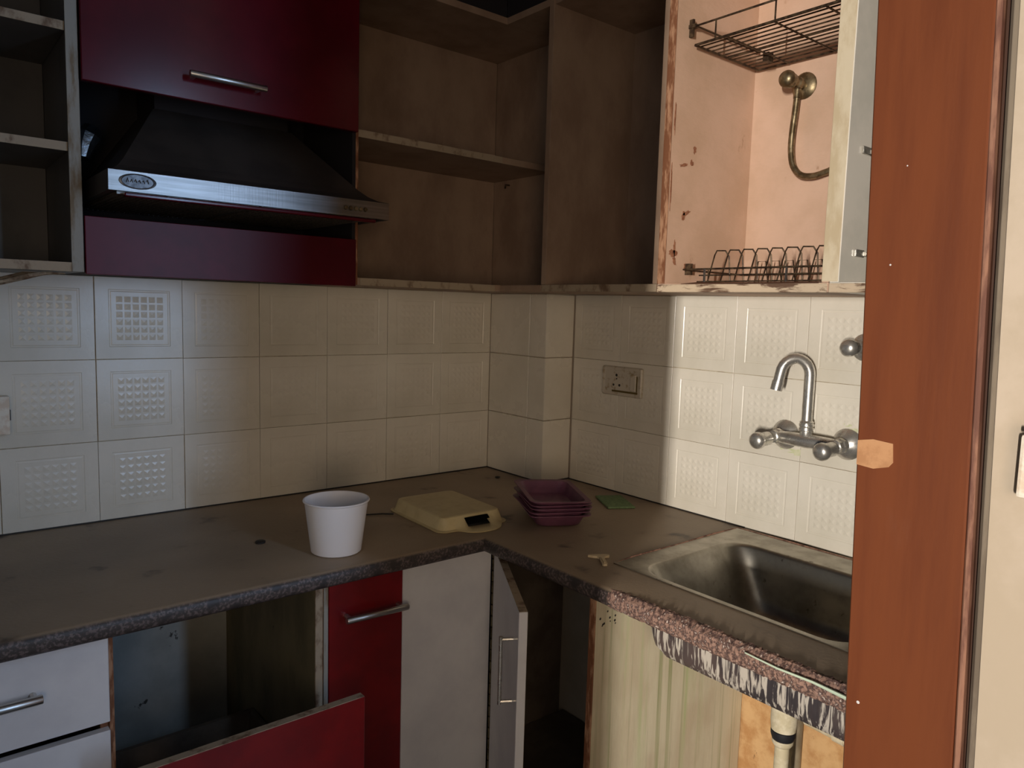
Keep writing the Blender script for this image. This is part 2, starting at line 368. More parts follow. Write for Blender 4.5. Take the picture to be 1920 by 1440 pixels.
# ------------------------------------------------------------------ worktop
def worktop():
    xs = [-2.0, -.495, -.362, .002, Q-.001]; ys = [-1.598, -1.466, -.998, -.635, -PD-.001, -.001]
    bm = bmesh.new(); V = {}
    def v(x, y):
        k = (round(x, 4), round(y, 4))
        if k not in V: V[k] = bm.verts.new((x, y, 0))
        return V[k]
    def cell(x0, x1, y0, y1): bm.faces.new((v(x0, y0), v(x1, y0), v(x1, y1), v(x0, y1)))
    for i in range(len(xs)-1):
        for j in range(len(ys)-1):
            x0, x1, y0, y1 = xs[i], xs[i+1], ys[j], ys[j+1]
            if i == 0 and j < 3: continue
            if i == 2 and j == 1: continue
            if i == 3 and j == 4: continue
            cell(x0, x1, y0, y1)
    # column notch: i==3 strip from .002 to Q behind the pillar face is skipped
    r = bmesh.ops.extrude_face_region(bm, geom=list(bm.faces))
    bmesh.ops.translate(bm, vec=(0, 0, -.038), verts=[e for e in r['geom'] if isinstance(e, bmesh.types.BMVert)])
    E = [e for e in bm.edges if all(abs(w.co.z) < 1e-6 for w in e.verts) and
         (all(abs(w.co.x+.495) < 1e-4 and w.co.y < -.63 for w in e.verts) or all(abs(w.co.y+.635) < 1e-4 and w.co.x < -.49 for w in e.verts))]
    E += [e for e in bm.edges if all(abs(w.co.z+.038) < 1e-6 for w in e.verts) and
         (all(abs(w.co.x+.495) < 1e-4 and w.co.y < -.63 for w in e.verts) or all(abs(w.co.y+.635) < 1e-4 and w.co.x < -.49 for w in e.verts))]
    bmesh.ops.bevel(bm, geom=E, offset=.014, segments=4, profile=.5, affect='EDGES')
    mb = MB(); mb.bm.free(); mb.bm = bm; return mb
wt = thing('worktop', (-.5, -.5, 0), 'dusty brown-grey granite worktop running round the corner', 'worktop')
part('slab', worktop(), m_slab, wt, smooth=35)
# rough pink crust on the edge in front of the sink
rings = []; random.seed(3)
prof = [(-.477, .0008), (-.487, .0012), (-.4950, -.004), (-.4975, -.012), (-.4975, -.022), (-.494, -.032), (-.486, -.0385)]
ny = 130; V = []; cb = MB()
for i in range(ny+1):
    y = -1.04-.55*i/ny; row = []; fade = min(1, i/30, 1)
    for k, (x, z) in enumerate(prof):
        a = random.uniform(0, .0042)*fade
        row.append(cb.bm.verts.new((x-a*(.3 if k < 2 else 1)+.002*(1-fade), y+random.uniform(-.001, .001), z+(a if k < 2 else random.uniform(-.001, .001))-.0015*(1-fade))))
    V.append(row)
for i in range(ny):
    for k in range(len(prof)-1): cb.bm.faces.new((V[i][k], V[i+1][k], V[i+1][k+1], V[i][k+1]))
for i in range(ny): cb.bm.faces.new((V[i][0], V[i][-1], V[i+1][-1], V[i+1][0]))
cr = part('crusted_edge', cb, m_crust, wt, label='rough pinkish mineral crust along the edge before the sink')
jl = MB().box(-2.0, -.0, -.0035, -.0005, .0004, .0032).box(-.0035, -.0005, -PD-.0005, -.0036, .0004, .0032).box(-.0005, Q-.001, -PD-.0035, -PD-.0006, .0004, .0032).box(Q-.0035, Q-.0008, -.95, -PD-.0036, .0004, .0030)
part('joint_line', jl, m_cap, wt, label='dark open joint between worktop and tiles')
# sealant line around the sink
sl = MB().tube([(-.372, -.944, .0015), (-.30, -.9395, .003), (-.15, -.941, .002), (0, -.940, .003), (.098, -.943, .002)], [.001, .0025, .002, .0028, .0015], 6)
sl.tube([(.098, -.943, .002), (.1, -1.1, .0025), (.098, -1.25, .002), (.1, -1.45, .002), (.099, -1.59, .002)], [.0015, .0028, .002, .003, .002], 6)
part('sealant_bead', sl, mat('old_sealant', (150, 112, 92), (92, 60, 46), (60, 60, 60), rough=.8), wt, label='flaking brown sealant round the sink rim')

# ------------------------------------------------------------------ sink
sk = thing('sink', (-.18, -1.23, -.17), 'stainless steel sink let into the worktop under the mixer tap', 'sink')
cx, cy, hx, hy = -.178, -1.232, .175, .228
rg = [rrect(-.1385, -1.262, .2325, .322, .004, .0012), rrect(-.1385, -1.262, .2325, .322, .004, .0026)]
rg += [rrect(cx, cy, hx+.008, hy+.008, .062, .0028), rrect(cx, cy, hx+.003, hy+.003, .058, .0015), rrect(cx, cy, hx-.003, hy-.003, .054, -.006),
       rrect(cx, cy-.006, hx-.008, hy-.018, .052, -.04), rrect(cx, cy-.014, hx-.014, hy-.044, .05, -.11), rrect(cx, cy-.016, hx-.022, hy-.060, .045, -.135),
       rrect(cx, cy-.016, hx-.045, hy-.085, .035, -.148), rrect(cx, cy, .04, .04, .038, -.152)]
part('basin', MB().loft(rg, False, True), m_sink, sk, smooth=50)
part('strainer', MB().lathe([(.032, 0), (.034, .002), (.028, .0025), (.02, .0005)], (cx, cy, -.1515), n=20), m_chrome, sk, smooth=40)
ug = []
for (x0, x1, y0, y1, r, z) in ((-.372, .0, -1.47, -1.012, .03, -.0385), (-.372, .0, -1.50, -1.03, .03, -.07), (-.371, -.0, -1.53, -1.042, .03, -.12), (-.369, -.005, -1.53, -1.050, .03, -.142),
                            (-.362, -.02, -1.53, -1.068, .03, -.158), (-.345, -.04, -1.53, -1.095, .03, -.166), (-.25, -.10, -1.35, -1.2, .03, -.172)):
    ug.append(rrect((x0+x1)/2, (y0+y1)/2, (x1-x0)/2, (y1-y0)/2, r, z))
part('basin_underside', MB().loft(ug, False, True), m_drip, sk, smooth=50, label='dark outer side of the basin streaked with white trickles')
part('drain_dome', MB().lathe([(.02, -.020), (.045, -.016), (.075, .004)], (-.27, -1.30, -.168), n=24), m_drip, sk, smooth=50)
dn = thing('drain_pipe', (-.2, -1.27, FL), 'white plastic waste pipe with black ring under the sink', 'pipe')
part('collar', MB().lathe([(.026, -.172), (.0262, -.27), (.0245, -.287), (.022, -.287)], (-.2, -1.27, 0), n=24), m_pvc, dn, smooth=40)
part('rubber_ring', MB().lathe([(.0205, -.2872), (.0245, -.289), (.0245, -.298), (.0215, -.307), (.017, -.3075)], (-.2, -1.27, 0), n=24), m_black, dn, smooth=40, label='black rubber ring')
part('pipe', MB().lathe([(.019, -.3078), (.0215, -.308), (.021, -.316), (.0165, -.323), (.0145, -.324), (.0145, FL+.001)], (-.2, -1.27, 0), n=20), m_pvc, dn, smooth=40)
pv = meta(part('wall_pipe', MB().tube([(.096, -1.140, FL+.001), (.096, -1.140, -.06)], .017, 14), m_pvc_d, smooth=40), 'grimy upright pipe on the orange plaster under the sink', 'pipe')
ph = thing('inlet_pipe', (.085, -1.17, -.43), 'cream horizontal pipe on the plaster right of the waste pipe', 'pipe')
part('pipe', MB().tube([(.1, -1.163, -.418), (.1, -1.3, -.424), (.1, -1.594, -.436)], .015, 14), m_pvc, ph, smooth=40)
part('coupling', MB().tube([(.1, -1.235, -.4215), (.1, -1.262, -.4225)], .0185, 14), m_pvc, ph, smooth=40)

# ------------------------------------------------------------------ wall cabinets, left run (front at y=-.3)
YF = -.3; ZB = .6; ZT = 1.36
def shelf(mb_box, m, parent, name='shelf', edge=None, e=None, label=None):
    s = part(name, B(*mb_box), m, parent)
    if edge: part('edge_strip', B(*edge), e or m_edge, s, label=label)
    return s
ca = thing('wall_cabinet', (-1.55, -.15, ZB), 'open two-shelf wall cabinet left of the cooker hood, grey dusty inside', 'cabinet')
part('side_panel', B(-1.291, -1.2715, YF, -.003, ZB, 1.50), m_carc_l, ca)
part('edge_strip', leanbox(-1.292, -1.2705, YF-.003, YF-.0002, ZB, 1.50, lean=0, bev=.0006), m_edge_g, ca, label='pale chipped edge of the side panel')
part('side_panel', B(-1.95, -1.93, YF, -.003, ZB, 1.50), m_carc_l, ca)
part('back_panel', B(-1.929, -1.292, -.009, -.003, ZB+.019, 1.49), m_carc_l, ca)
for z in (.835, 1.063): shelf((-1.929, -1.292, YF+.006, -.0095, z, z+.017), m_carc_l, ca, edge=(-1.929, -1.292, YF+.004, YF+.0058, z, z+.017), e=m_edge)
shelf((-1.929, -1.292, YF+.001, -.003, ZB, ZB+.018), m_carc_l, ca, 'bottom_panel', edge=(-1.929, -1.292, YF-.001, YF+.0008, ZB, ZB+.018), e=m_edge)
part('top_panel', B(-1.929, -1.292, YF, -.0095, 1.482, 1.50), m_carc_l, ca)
# peeled, sagging veneer under that cabinet
pv_ = MB()
pts = [(-1.300, -.29, .597), (-1.33, -.27, .594), (-1.36, -.28, .585), (-1.40, -.26, .572), (-1.46, -.27, .562), (-1.55, -.25, .56)]
for off, dz in ((0, 0), (-.05, .004), (.05, .006), (.1, .01)):
    pv_.tube([(x-.004, y+off*.6+.02, min(z+dz, .5955)) for x, y, z in pts], [.001, .003, .0035, .003, .0035, .004], 6)
meta(part('peeled_veneer', pv_, m_edge, loc=(-1.42, -.27, .56)), 'peeling brown veneer strips sagging under the left wall cabinet', 'veneer strip')

cb_ = thing('wall_cabinet', (-.97, -.15, ZB), 'maroon wall cabinet with a lift-up door above the cooker hood', 'cabinet')
part('side_panel', B(-.6775, -.663, YF+.002, -.003, ZB, 1.50), m_shade, cb_)
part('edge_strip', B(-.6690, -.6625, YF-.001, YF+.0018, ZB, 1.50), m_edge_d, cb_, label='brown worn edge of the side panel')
part('back_panel', B(-1.270, -.678, -.009, -.003, ZB, 1.49), m_shade, cb_)
part('top_panel', B(-1.270, -.678, YF+.002, -.0095, 1.482, 1.50), m_shade, cb_)
dr = part('lift_door', B(-1.268, -.6695, YF-.016, YF, .972, 1.50, bev=.0015), m_red_g, cb_)
def bar_handle(p0, p1, out, parent, r=.0055, m=m_alu, stand=.026, flat=False, label=None):
    p0 = Vector(p0); p1 = Vector(p1); o = Vector(out)*stand; d = (p1-p0).normalized()
    mb = MB(); n = 4 if flat else 12
    mb.tube([p0+o, p0+o+d*.001, p1+o-d*.001, p1+o], [r*.9, r, r, r*.9], 12)
    for q in (p0+d*.012, p1-d*.012): mb.tube([q, q+o*.98], r*.75, 8)
    return part('handle', mb, m, parent, smooth=40, label=label)
bar_handle((-1.073, YF-.0165, 1.020), (-.910, YF-.0165, 1.020), (0, -1, 0), dr, r=.0072, label='brushed metal bar handle')
part('fascia', B(-1.268, -.6695, YF-.006, YF+.008, ZB-.004, .712, bev=.001), m_red_m, cb_)
part('bottom_panel', B(-1.270, -.678, YF+.010, -.003, ZB, ZB+.016), m_shade, cb_)

cc = thing('wall_cabinet', (-.33, -.15, ZB), 'open brown corner wall cabinet with one shelf right of the cooker hood', 'cabinet')
part('back_panel', B(-.662, -.007, -.009, -.003, ZB+.018, 1.49), m_carc, cc)
part('end_panel', B(-.006, -.0006, -PD+.002, -.0095, ZB+.018, 1.49), m_carc, cc)
s = part('bottom_panel', B(-.662, -.0, YF, -.003, ZB, ZB+.018) , m_carc, cc)
part('edge_strip', B(-.655, -.222, YF-.002, YF-.0002, ZB-.001, ZB+.018, bev=.0005), m_edge, s, label='pale chipped front edge')
s = part('shelf', B(-.662, -.007, YF+.006, -.0095, .966, .984), m_carc, cc)
part('edge_strip', B(-.662, -.202, YF+.004, YF+.0058, .966, .984), m_edge, s)
part('top_panel', B(-.662, -.007, YF, -.0095, ZT-.012, ZT+.006), m_carc, cc)
part('shelf_pin', MB().tube([(-.0065, -.09, .95), (-.022, -.09, .95), (-.024, -.09, .938)], .0025, 8), m_wire, cc)

# ------------------------------------------------------------------ wall cabinets, right run (front at x=-.2)
XF = -.2
def bay(y1, y0, name_label, m, yb, mside=None, edge=m_edge, top=True, backm=None):
    """open cabinet between y1 (left, larger) and y0"""
    t = thing('wall_cabinet', (-.04, (y0+y1)/2, ZB), name_label, 'cabinet')
    part('side_panel', B(XF, Q-.0005, y1-.0175, y1, ZB+.0185, 1.50), mside or m, t)
    part('side_panel', B(XF, Q-.0005, y0, y0+.0135, ZB+.0185, 1.50), mside or m, t)
    part('back_panel', B(Q-.0065, Q-.0005, y0+.0137, y1-.0177, ZB+.0185, 1.49), backm or m, t)
    part('top_panel', B(XF+.001, Q-.007, y0+.0137, y1-.0177, ZT-.012 if top else 1.48, ZT+.006 if top else 1.498), m, t)
    b = part('bottom_panel', B(XF, Q-.0005, y0, y1, ZB, ZB+.018), m, t)
    return t, b
cd, b = bay(-.481, -.884, 'empty brown wall cabinet without door between corner and pink cabinet', m_carc, 0)
part('edge_strip', B(XF-.002, XF-.0002, -.883, -.4825, ZB, ZB+.018, bev=.0005), m_edge, b, label='pale dusty front edge')
part('edge_strip', B(XF-.002, XF-.0002, -.4985, -.4805, ZB+.019, 1.50, bev=.0005), m_carc, cd)
# bridging piece of the blind corner
bp_ = part('bottom_panel', B(XF, -.0, -.48, YF-.0005, ZB, ZB+.018), m_carc, cc)
part('edge_strip', B(XF-.002, XF-.0002, -.4795, YF-.004, ZB, ZB+.016, bev=.0005), m_carc, bp_)
part('top_panel', B(XF, -.007, -.48, YF-.0005, ZT-.012, ZT+.006), m_carc, cc)

ce, b = bay(-.8865, -1.2985, 'pink open wall cabinet holding two wire racks and a pipe valve', m_pink, 0)
part('edge_strip', B(XF-.002, XF-.0002, -.906, -.885, ZB+.0185, 1.50, bev=.0006), m_edge_d, ce, label='rusty brown front edge')
b_e = part('edge_strip', B(XF-.004, XF-.0002, -1.2975, -.887, ZB-.001, ZB+.0165, bev=.0012), m_board, b, label='swollen water-stained front edge')
part('edge_strip', B(XF-.002, XF-.0002, -1.3165, -1.285, ZB+.020, 1.50, bev=.0006), m_cream, ce, label='cream front edge strip')
rs = part('gap_line', MB().tube([(XF-.003, -.955, ZB+.0175), (XF-.0035, -1.0, ZB+.019), (XF-.003, -1.12, ZB+.018), (XF-.0035, -1.28, ZB+.0185)], [.0005, .0022, .0016, .0018], 6), m_wooddark, ce)  # dark line along the gap above the bottom front edge
cf, b = bay(-1.3008, -1.594, 'white wall cabinet beside the door frame, with empty hinge plates', m_white_l, 0, mside=m_white_l)
part('edge_strip', B(XF-.004, XF-.0002, -1.5935, -1.301, ZB-.001, ZB+.0165, bev=.0012), m_board, b)
for z in (.676, .868, 1.3):
    h = MB().box(-.150, -.118, -1.3235, -1.3185, z-.007, z+.007, bev=.0012).tube([(-.118, -1.3235, z), (-.096, -1.327, z)], .0045, 8)
    part('hinge_plate', h, m_chrome, cf, smooth=40, label='chrome hinge plate left on the side panel')
# peeled patches on the pink side panel
def blob(x, z, rx, rz, seed, y=-.9048, m=m_stain, ang=0, n=16):
    rnd = random.Random(seed); pts = []
    for k in range(n):
        a = 2*math.pi*k/n; f = rnd.uniform(.55, 1.15); px, pz = rx*f*math.cos(a), rz*f*math.sin(a)
        pts.append((x+px*math.cos(ang)-pz*math.sin(ang), z+px*math.sin(ang)+pz*math.cos(ang)))
    mb = MB(); mb.raw([(p[0], y-.0006, p[1]) for p in pts]+[(p[0], y, p[1]) for p in pts], [tuple(range(n)), tuple(range(2*n-1, n-1, -1))]+[(k, (k+1) % n, (k+1) % n+n, k+n) for k in range(n)])
    return part('peeled_patch', mb, m, ce)
BL = [(-.113, .931, .006, .010, 1, 0), (-.122, .90, .006, .008, 2, 0), (-.150, .892, .018, .004, 3, .2), (-.131, .785, .015, .006, 4, .5), (-.143, .776, .006, .012, 5, 0),
      (-.174, .690, .016, .010, 6, 0), (-.170, .700, .005, .024, 7, 0), (-.168, .672, .006, .012, 8, .4), (-.128, .660, .004, .010, 9, 0), (-.193, .84, .0025, .05, 10, 0), (-.190, .99, .0025, .04, 11, 0)]
for x, z, rx, rz, sd, an in BL: blob(x, z, rx, rz, sd, ang=an)

# loft cupboard over everything
lf = thing('loft_cabinet', (-.6, -.15, 1.50), 'dark loft cupboard above the wall cabinets', 'cabinet')
part('door', B(-1.95, -.215, YF-.014, YF+.002, 1.502, CE-.001), m_red_g, lf)
part('door', B(XF-.014, XF+.002, -1.594, YF-.02, 1.502, CE-.001), m_red_g, lf)
part('header', B(-.662, -.203, YF-.0, YF+.015, ZT+.0065, 1.50), m_shade, lf)
part('header', B(XF, XF+.015, -.4795, YF-.001, ZT+.0065, 1.50), m_shade, lf)

# ------------------------------------------------------------------ cooker hood
hd = thing('cooker_hood', (-.95, -.2, .74), 'dark trapezoid cooker hood with a steel front strip under the maroon lift-up door', 'cooker hood')
x0, x1, y0, y1 = -1.25, -.65, -.43, -.012
rgs = []
for (t, z) in ((0, .7915), (.10, .797), (.2, .808), (.3, .825), (1, .972)):
    ax0 = x0+(.145)*t; ax1 = x1-.135*t; ay0 = y0+.25*t
    rgs.append([(ax0, ay0, z), (ax1, ay0, z), (ax1, y1, z), (ax0, y1, z)])
part('canopy', MB().loft(rgs, True, True), m_hood, hd)
part('duct_cover', B(-1.10, -.79, -.17, -.013, .973, 1.35), m_shade, hd)
rim = MB().box(x0, x0+.012, y0, y1, .752, .791).box(x1-.012, x1, y0, y1, .752, .791).box(x0+.012, x1-.012, y1-.012, y1, .752, .791)
part('rim', rim, m_hood, hd)
st = part('front_strip', B(x0, x1, y0-.003, y0+.0, .752, .7915, bev=.0008), m_steel, hd, label='brushed steel front strip')
bd = part('badge', MB().loft([[(-1.1985+.033*k_*math.cos(a), y0-.003-h_, .7725+.0145*k_*math.sin(a)) for a in [2*math.pi*i/28 for i in range(28)]] for k_, h_ in ((1, 0), (1, .002), (.88, .003), (.84, .0012))], True, True), m_badge, st, smooth=30, label='oval metal badge')
# worn, unreadable raised lettering on the badge
lt = MB()
for i, (dx, hh) in enumerate(((-.018, .008), (-.011, .006), (-.004, .007), (.003, .006), (.010, .006), (.017, .008))):
    lt.tube([(-1.1985+dx-.002, y0-.0049, .7695+.001*i % 2), (-1.1985+dx, y0-.0052, .7695+hh), (-1.1985+dx+.002, y0-.0049, .7700)], .0009, 6)
part('lettering', lt, m_badge, st, label='worn embossed lettering')
for i in range(5):
    part('button', MB().lathe([(.0052, 0), (.0052, .002), (.004, .0045), (.0015, .005)], (-.763+i*.0125, y0-.003, .7705), (0, -1, 0), n=14), m_brass, st, smooth=40, label='small round push button' if i == 0 else None)
part('lip', B(x0+.03, x1-.03, y0+.004, y0+.016, .744, .7515, bev=.002), m_red_g, hd)
ft = MB()
for k in range(2):
    fx0 = x0+.02+k*.282; fx1 = fx0+.276
    f = part('filter', B(fx0, fx1, y0+.03, y1-.02, .7535, .757), m_mesh, hd)
    g = MB(); n = 24
    for i in range(n): g.box(fx0+.006+(fx1-fx0-.014)*i/n, fx0+.009+(fx1-fx0-.014)*i/n, y0+.034, y1-.024, .7505, .7535)
    part('slats', g, m_mesh, f)['kind'] = 'stuff'
    part('frame', MB().box(fx0, fx1, y0+.022, y0+.03, .7495, .757), m_alu, f)
fo = MB()
fo.tube([(-1.243, -.16, .845), (-1.238, -.15, .870), (-1.228, -.14, .895), (-1.218, -.135, .915)], [.012, .02, .026, .02], 9)
meta(part('foil_duct', fo, m_foil), 'crumpled silver foil duct end left of the cooker hood', 'duct')

# ------------------------------------------------------------------ base cabinets, left run (front at y=-.58)
YB = -.58; ZF = -.042
db = thing('drawer_unit', (-1.6, -.3, FL), 'white drawer unit under the left end of the worktop', 'cabinet')
part('side_panel', B(-1.3105, -1.2975, YB+.02, -.006, FL+.001, ZF), m_bay, db)
part('edge_strip', leanbox(-1.3105, -1.2965, YB+.0185, YB+.0197, FL+.001, ZF, lean=0, bev=.0003), m_edge_d, db)
part('side_panel', B(-1.93, -1.912, YB+.02, -.006, FL+.001, ZF), m_bay, db)
part('base', B(-1.911, -1.3108, YB+.02, -.006, FL+.06, FL+.078), m_bay, db)
for i, (z1, z0) in enumerate(((ZF-.002, -.214), (-.230, -.40), (-.414, -.62))):
    d = part('drawer', B(-1.928, -1.2975, YB, YB+.018, z0, z1, bev=.0012), m_white, db)
    hz = (z0+z1)/2-.002 if i else -.127
    bar_handle((-1.56, YB-.0005, hz), (-1.402, YB-.0005, hz), (0, -1, 0), d, r=.008, m=m_alu, stand=.022, label='round metal bar handle')
    bx = MB().box(-1.905, -1.897, YB+.019, -.06, z0+.02, z1-.03).box(-1.325, -1.317, YB+.019, -.06, z0+.02, z1-.03).box(-1.897, -1.325, YB+.019, -.06, z0+.02, z0+.028).box(-1.897, -1.325, -.068, -.06, z0+.028, z1-.03)
    part('drawer_box', bx, m_bay, db)

bb = thing('base_cabinet', (-1.08, -.3, FL), 'open base cabinet with bare boards inside, between white drawers and red door', 'cabinet')
part('side_panel', B(-.901, -.884, YB+.006, -.012, FL+.001, ZF), m_bay, bb)
part('edge_strip', B(-.901, -.884, YB+.002, YB+.0058, FL+.001, ZF, bev=.0006), m_edge, bb, label='pale flaking front edge')
part('side_panel', B(-1.296, -1.288, YB+.012, -.012, FL+.001, ZF), m_edge_d, bb)
part('back_panel', B(-1.2875, -.9015, -.0115, -.006, FL+.001, ZF), m_bayblue, bb)
part('base', B(-1.2875, -.9015, YB+.03, -.0235, FL+.06, FL+.078), m_bayback, bb)
fd = thing('red_drawer', (-1.075, -.72, -.40), 'deep red drawer pulled half out of the open base cabinet', 'drawer')
f = part('drawer_front', B(-1.291, -.868, -.738, -.720, -.62, -.236, bev=.001), m_red, fd)
part('edge_strip', B(-1.290, -.869, -.7375, -.7205, -.2358, -.2345), m_edge, f, label='pale top edge of the drawer front')
bar_handle((-1.16, -.7385, -.37), (-1.0, -.7385, -.37), (0, -1, 0), f, r=.006)
bx = MB().box(-1.262, -1.25, -.7195, -.22, -.6, -.48).box(-.918, -.906, -.7195, -.22, -.6, -.48).box(-1.25, -.918, -.7195, -.22, -.6, -.59).box(-1.25, -.918, -.232, -.22, -.59, -.48)
part('drawer_box', bx, m_bayback, fd)

rc = thing('base_cabinet', (-.78, -.3, FL), 'narrow base cabinet with a dark red door and metal bar handle', 'cabinet')
part('side_panel', B(-.8825, -.8725, YB+.004, -.012, FL+.001, ZF), m_edge_d, rc)
part('edge_strip', B(-.8825, -.8725, YB+.0, YB+.0038, FL+.001, ZF, bev=.0006), m_edge_g, rc)
d = part('door', B(-.8715, -.6885, YB-.002, YB+.016, FL+.08, ZF-.002, bev=.0012), m_red, rc)
bar_handle((-.843, YB-.0025, -.130), (-.689, YB-.0025, -.1335), (0, -1, 0), d, r=.0075, label='thick metal bar handle')

cn = thing('corner_cabinet', (-.5, -.5, FL), 'white corner base cabinet with a fixed panel and a half-open folding door', 'cabinet')
part('fixed_panel', B(-.6865, -.4285, YB-.001, YB+.017, FL+.08, ZF-.003, bev=.0012), m_white, cn)
# half-open leaf hinged at (-.418,-.60)
H = Vector((-.414, -.602, 0)); T_ = Vector((-.621, -.947, 0)); dv = (T_-H); wd = dv.length; ang = math.atan2(dv.y, dv.x)
lf_ = B(.004, wd, -.018, 0, FL+.08, ZF-.006, bev=.001)
Rm = Matrix.Translation(H) @ Matrix.Rotation(ang, 4, 'Z')
leaf = part('door', lf_.xf(Rm), m_white, cn)
ed = B(.004, wd-.001, -.0175, -.0005, ZF-.0058, ZF-.0048).xf(Rm)
part('edge_strip', ed, m_edge, leaf, label='raw brown top edge of the folding door')
hb = MB()
p0 = Vector((wd-.062, -.018, -.125)); p1 = Vector((wd-.062, -.018, -.272)); o = Vector((0, -.026, 0))
hb.tube([p0+o, p1+o], .0045, 10).tube([p0+Vector((0, 0, -.006)), p0+o+Vector((0, 0, -.006))], .004, 8).tube([p1+Vector((0, 0, .006)), p1+o+Vector((0, 0, .006))], .004, 8)
part('handle', hb.xf(Rm), m_chrome, leaf, smooth=40, label='upright chrome bar handle')
hg = MB()
for i in range(26): hg.tube([(-.4235, -.5845, ZF-.01-.03*i), (-.4235, -.5845, ZF-.036-.03*i)], .0036, 8)
part('piano_hinge', hg, m_brass, cn, smooth=40)
part('inner_panel', B(-.40, -.384, -.56, -.012, FL+.001, ZF), m_shade, cn)
part('floor_board', B(-.3835, Q-.001, -.945, -.30, FL+.05, FL+.068), m_bayback, cn)
part('back_board', B(-.3835, .10, -.30, -.288, FL+.07, ZF), m_bayback, cn)

# sink base: only the stained side panel stands, its edge forward
sp_ = thing('sink_cabinet', (-.2, -.99, FL), 'pale side panel of the sink cabinet streaked with green drips', 'cabinet')
pn = part('side_panel', B(-.4555, Q-.007, -.976, -.960, FL+.001, ZF), m_greenstreak, sp_, label='cream panel with green run-down streaks')
part('edge_strip', B(-.4595, -.4558, -.9765, -.9595, FL+.001, ZF, bev=.0008), m_edge_d, sp_, label='brown splintered front edge')
rnd = random.Random(5); ins = []
for i in range(13):
    x = -.444+rnd.uniform(0, .05); z = -.062-rnd.uniform(0, .052)-(.01 if i % 3 else 0)
    c = MB().lathe([(rnd.uniform(.0015, .0032), 0), (.001, .001)], (x, -.9762, z), (0, -1, 0), n=7)
    part('mould_spot', c, m_cap, pn)

# ------------------------------------------------------------------ taps
mx = thing('mixer_tap', (Q-.05, -1.127, .2), 'chrome wall mixer tap with two round knobs and swan-neck spout above the sink', 'tap')
yc = -1.127; YK = (-1.049, -1.205)
for y in YK:
    part('flange', MB().lathe([(.036, .0), (.0362, .003), (.030, .010), (.018, .018), (.0135, .020), (.0135, .03)], (Q-.0022, y, .262), (-1, 0, 0), n=28), m_chrome, mx, smooth=35)
    part('valve', MB().lathe([(.0150, .0305), (.0185, .032), (.0185, .044), (.0155, .047), (.016, .062), (.013, .064)], (Q-.002, y, .262), (-1, 0, 0), n=8), m_chrome, mx, smooth=30)
    dxy = .018 if y > yc else .0
    kn = MB().lathe([(.011, 0), (.0165, .006), (.0165, .03), (.0185, .034), (.0205, .040), (.0205, .047), (.018, .053), (.011, .058), (.003, .059)], (Q-.066, y+dxy*.3, .262-.004), (-1, .12, -.08), n=24)
    part('knob', kn, m_chrome, mx, smooth=40)
part('bridge', MB().tube([(Q-.040, YK[0]-.0, .262), (Q-.046, YK[0]-.022, .262), (Q-.05, yc, .262), (Q-.046, YK[1]+.022, .262), (Q-.04, YK[1], .262)], [.013, .0155, .017, .0155, .013], 16), m_chrome, mx, smooth=40)
part('spout_nut', MB().lathe([(.012, .01), (.014, .016), (.014, .024), (.0165, .026), (.0165, .032), (.0145, .033), (.0165, .036), (.0165, .041), (.0145, .042), (.016, .045), (.013, .049)], (Q-.05, yc, .262), n=24), m_chrome, mx, smooth=30)
sx, sz = Q-.05, .262
dirv = Vector((-.68, .73, 0))*1.0
P = [Vector((sx, yc, sz+.045)), Vector((sx, yc, sz+.09)), Vector((sx, yc, sz+.14))]
R = .033; c0 = Vector((sx, yc, sz+.155))
for k in range(0, 13):
    a = math.pi*k/12*.97; P.append(c0+dirv.normalized()*(R-R*math.cos(a))+Vector((0, 0, R*math.sin(a)*1.15)))
e = P[-1]; d = (P[-1]-P[-2]).normalized(); P += [e+d*.02, e+d*.038]
part('spout', MB().tube(P, [.0125]*(len(P)-1)+[.0125], 18), m_chrome, mx, smooth=45)
part('aerator', MB().tube([P[-1]-d*.018, P[-1]+d*.004], .0138, 18), m_chrome, mx, smooth=45)

def valve(y, z, label, m, down=False, name='angle_valve'):
    t = thing(name, (Q-.04, y, z-.03), label, 'valve')
    w = Q-.0025 if z < .6 else Q-.0065-.0005
    part('flange', MB().lathe([(.031, 0), (.031, .002), (.025, .007), (.012, .010)], (w, y, z), (-1, 0, 0), n=26), m, t, smooth=35)
    part('body', MB().lathe([(.0105, .0102), (.0105, .022), (.0145, .024), (.0145, .036), (.011, .040), (.0105, .052)], (w, y, z), (-1, 0, 0), n=14), m, t, smooth=35)
    part('knob', MB().lathe([(.011, .0525), (.0165, .056), (.0175, .068), (.0195, .072), (.0195, .079), (.016, .086), (.008, .090), (.002, .0905)], (w, y, z), (-1, 0, 0), n=24), m, t, smooth=40)
    if z > .6: part('outlet', MB().tube([(w-.030, y, z-.014), (w-.030, y, z-.034)], .0085, 12), m, t, smooth=40)
    return t
valve(-1.228, .487, 'chrome stop valve on the tiles beside the wooden door frame', m_chrome)
valve(-1.040, 1.094, 'tarnished stop valve on the back wall of the pink cabinet', m_brass)
xh = Q-.007-.030
hp = [(xh, -1.040, 1.0595), (xh, -1.038, 1.03), (xh, -1.034, .98), (xh, -1.034, .94), (xh, -1.042, .905), (xh, -1.062, .882), (xh, -1.09, .876), (xh, -1.118, .880), (xh, -1.145, .89), (xh, -1.19, .93), (xh, -1.22, .99), (xh, -1.23, 1.06)]
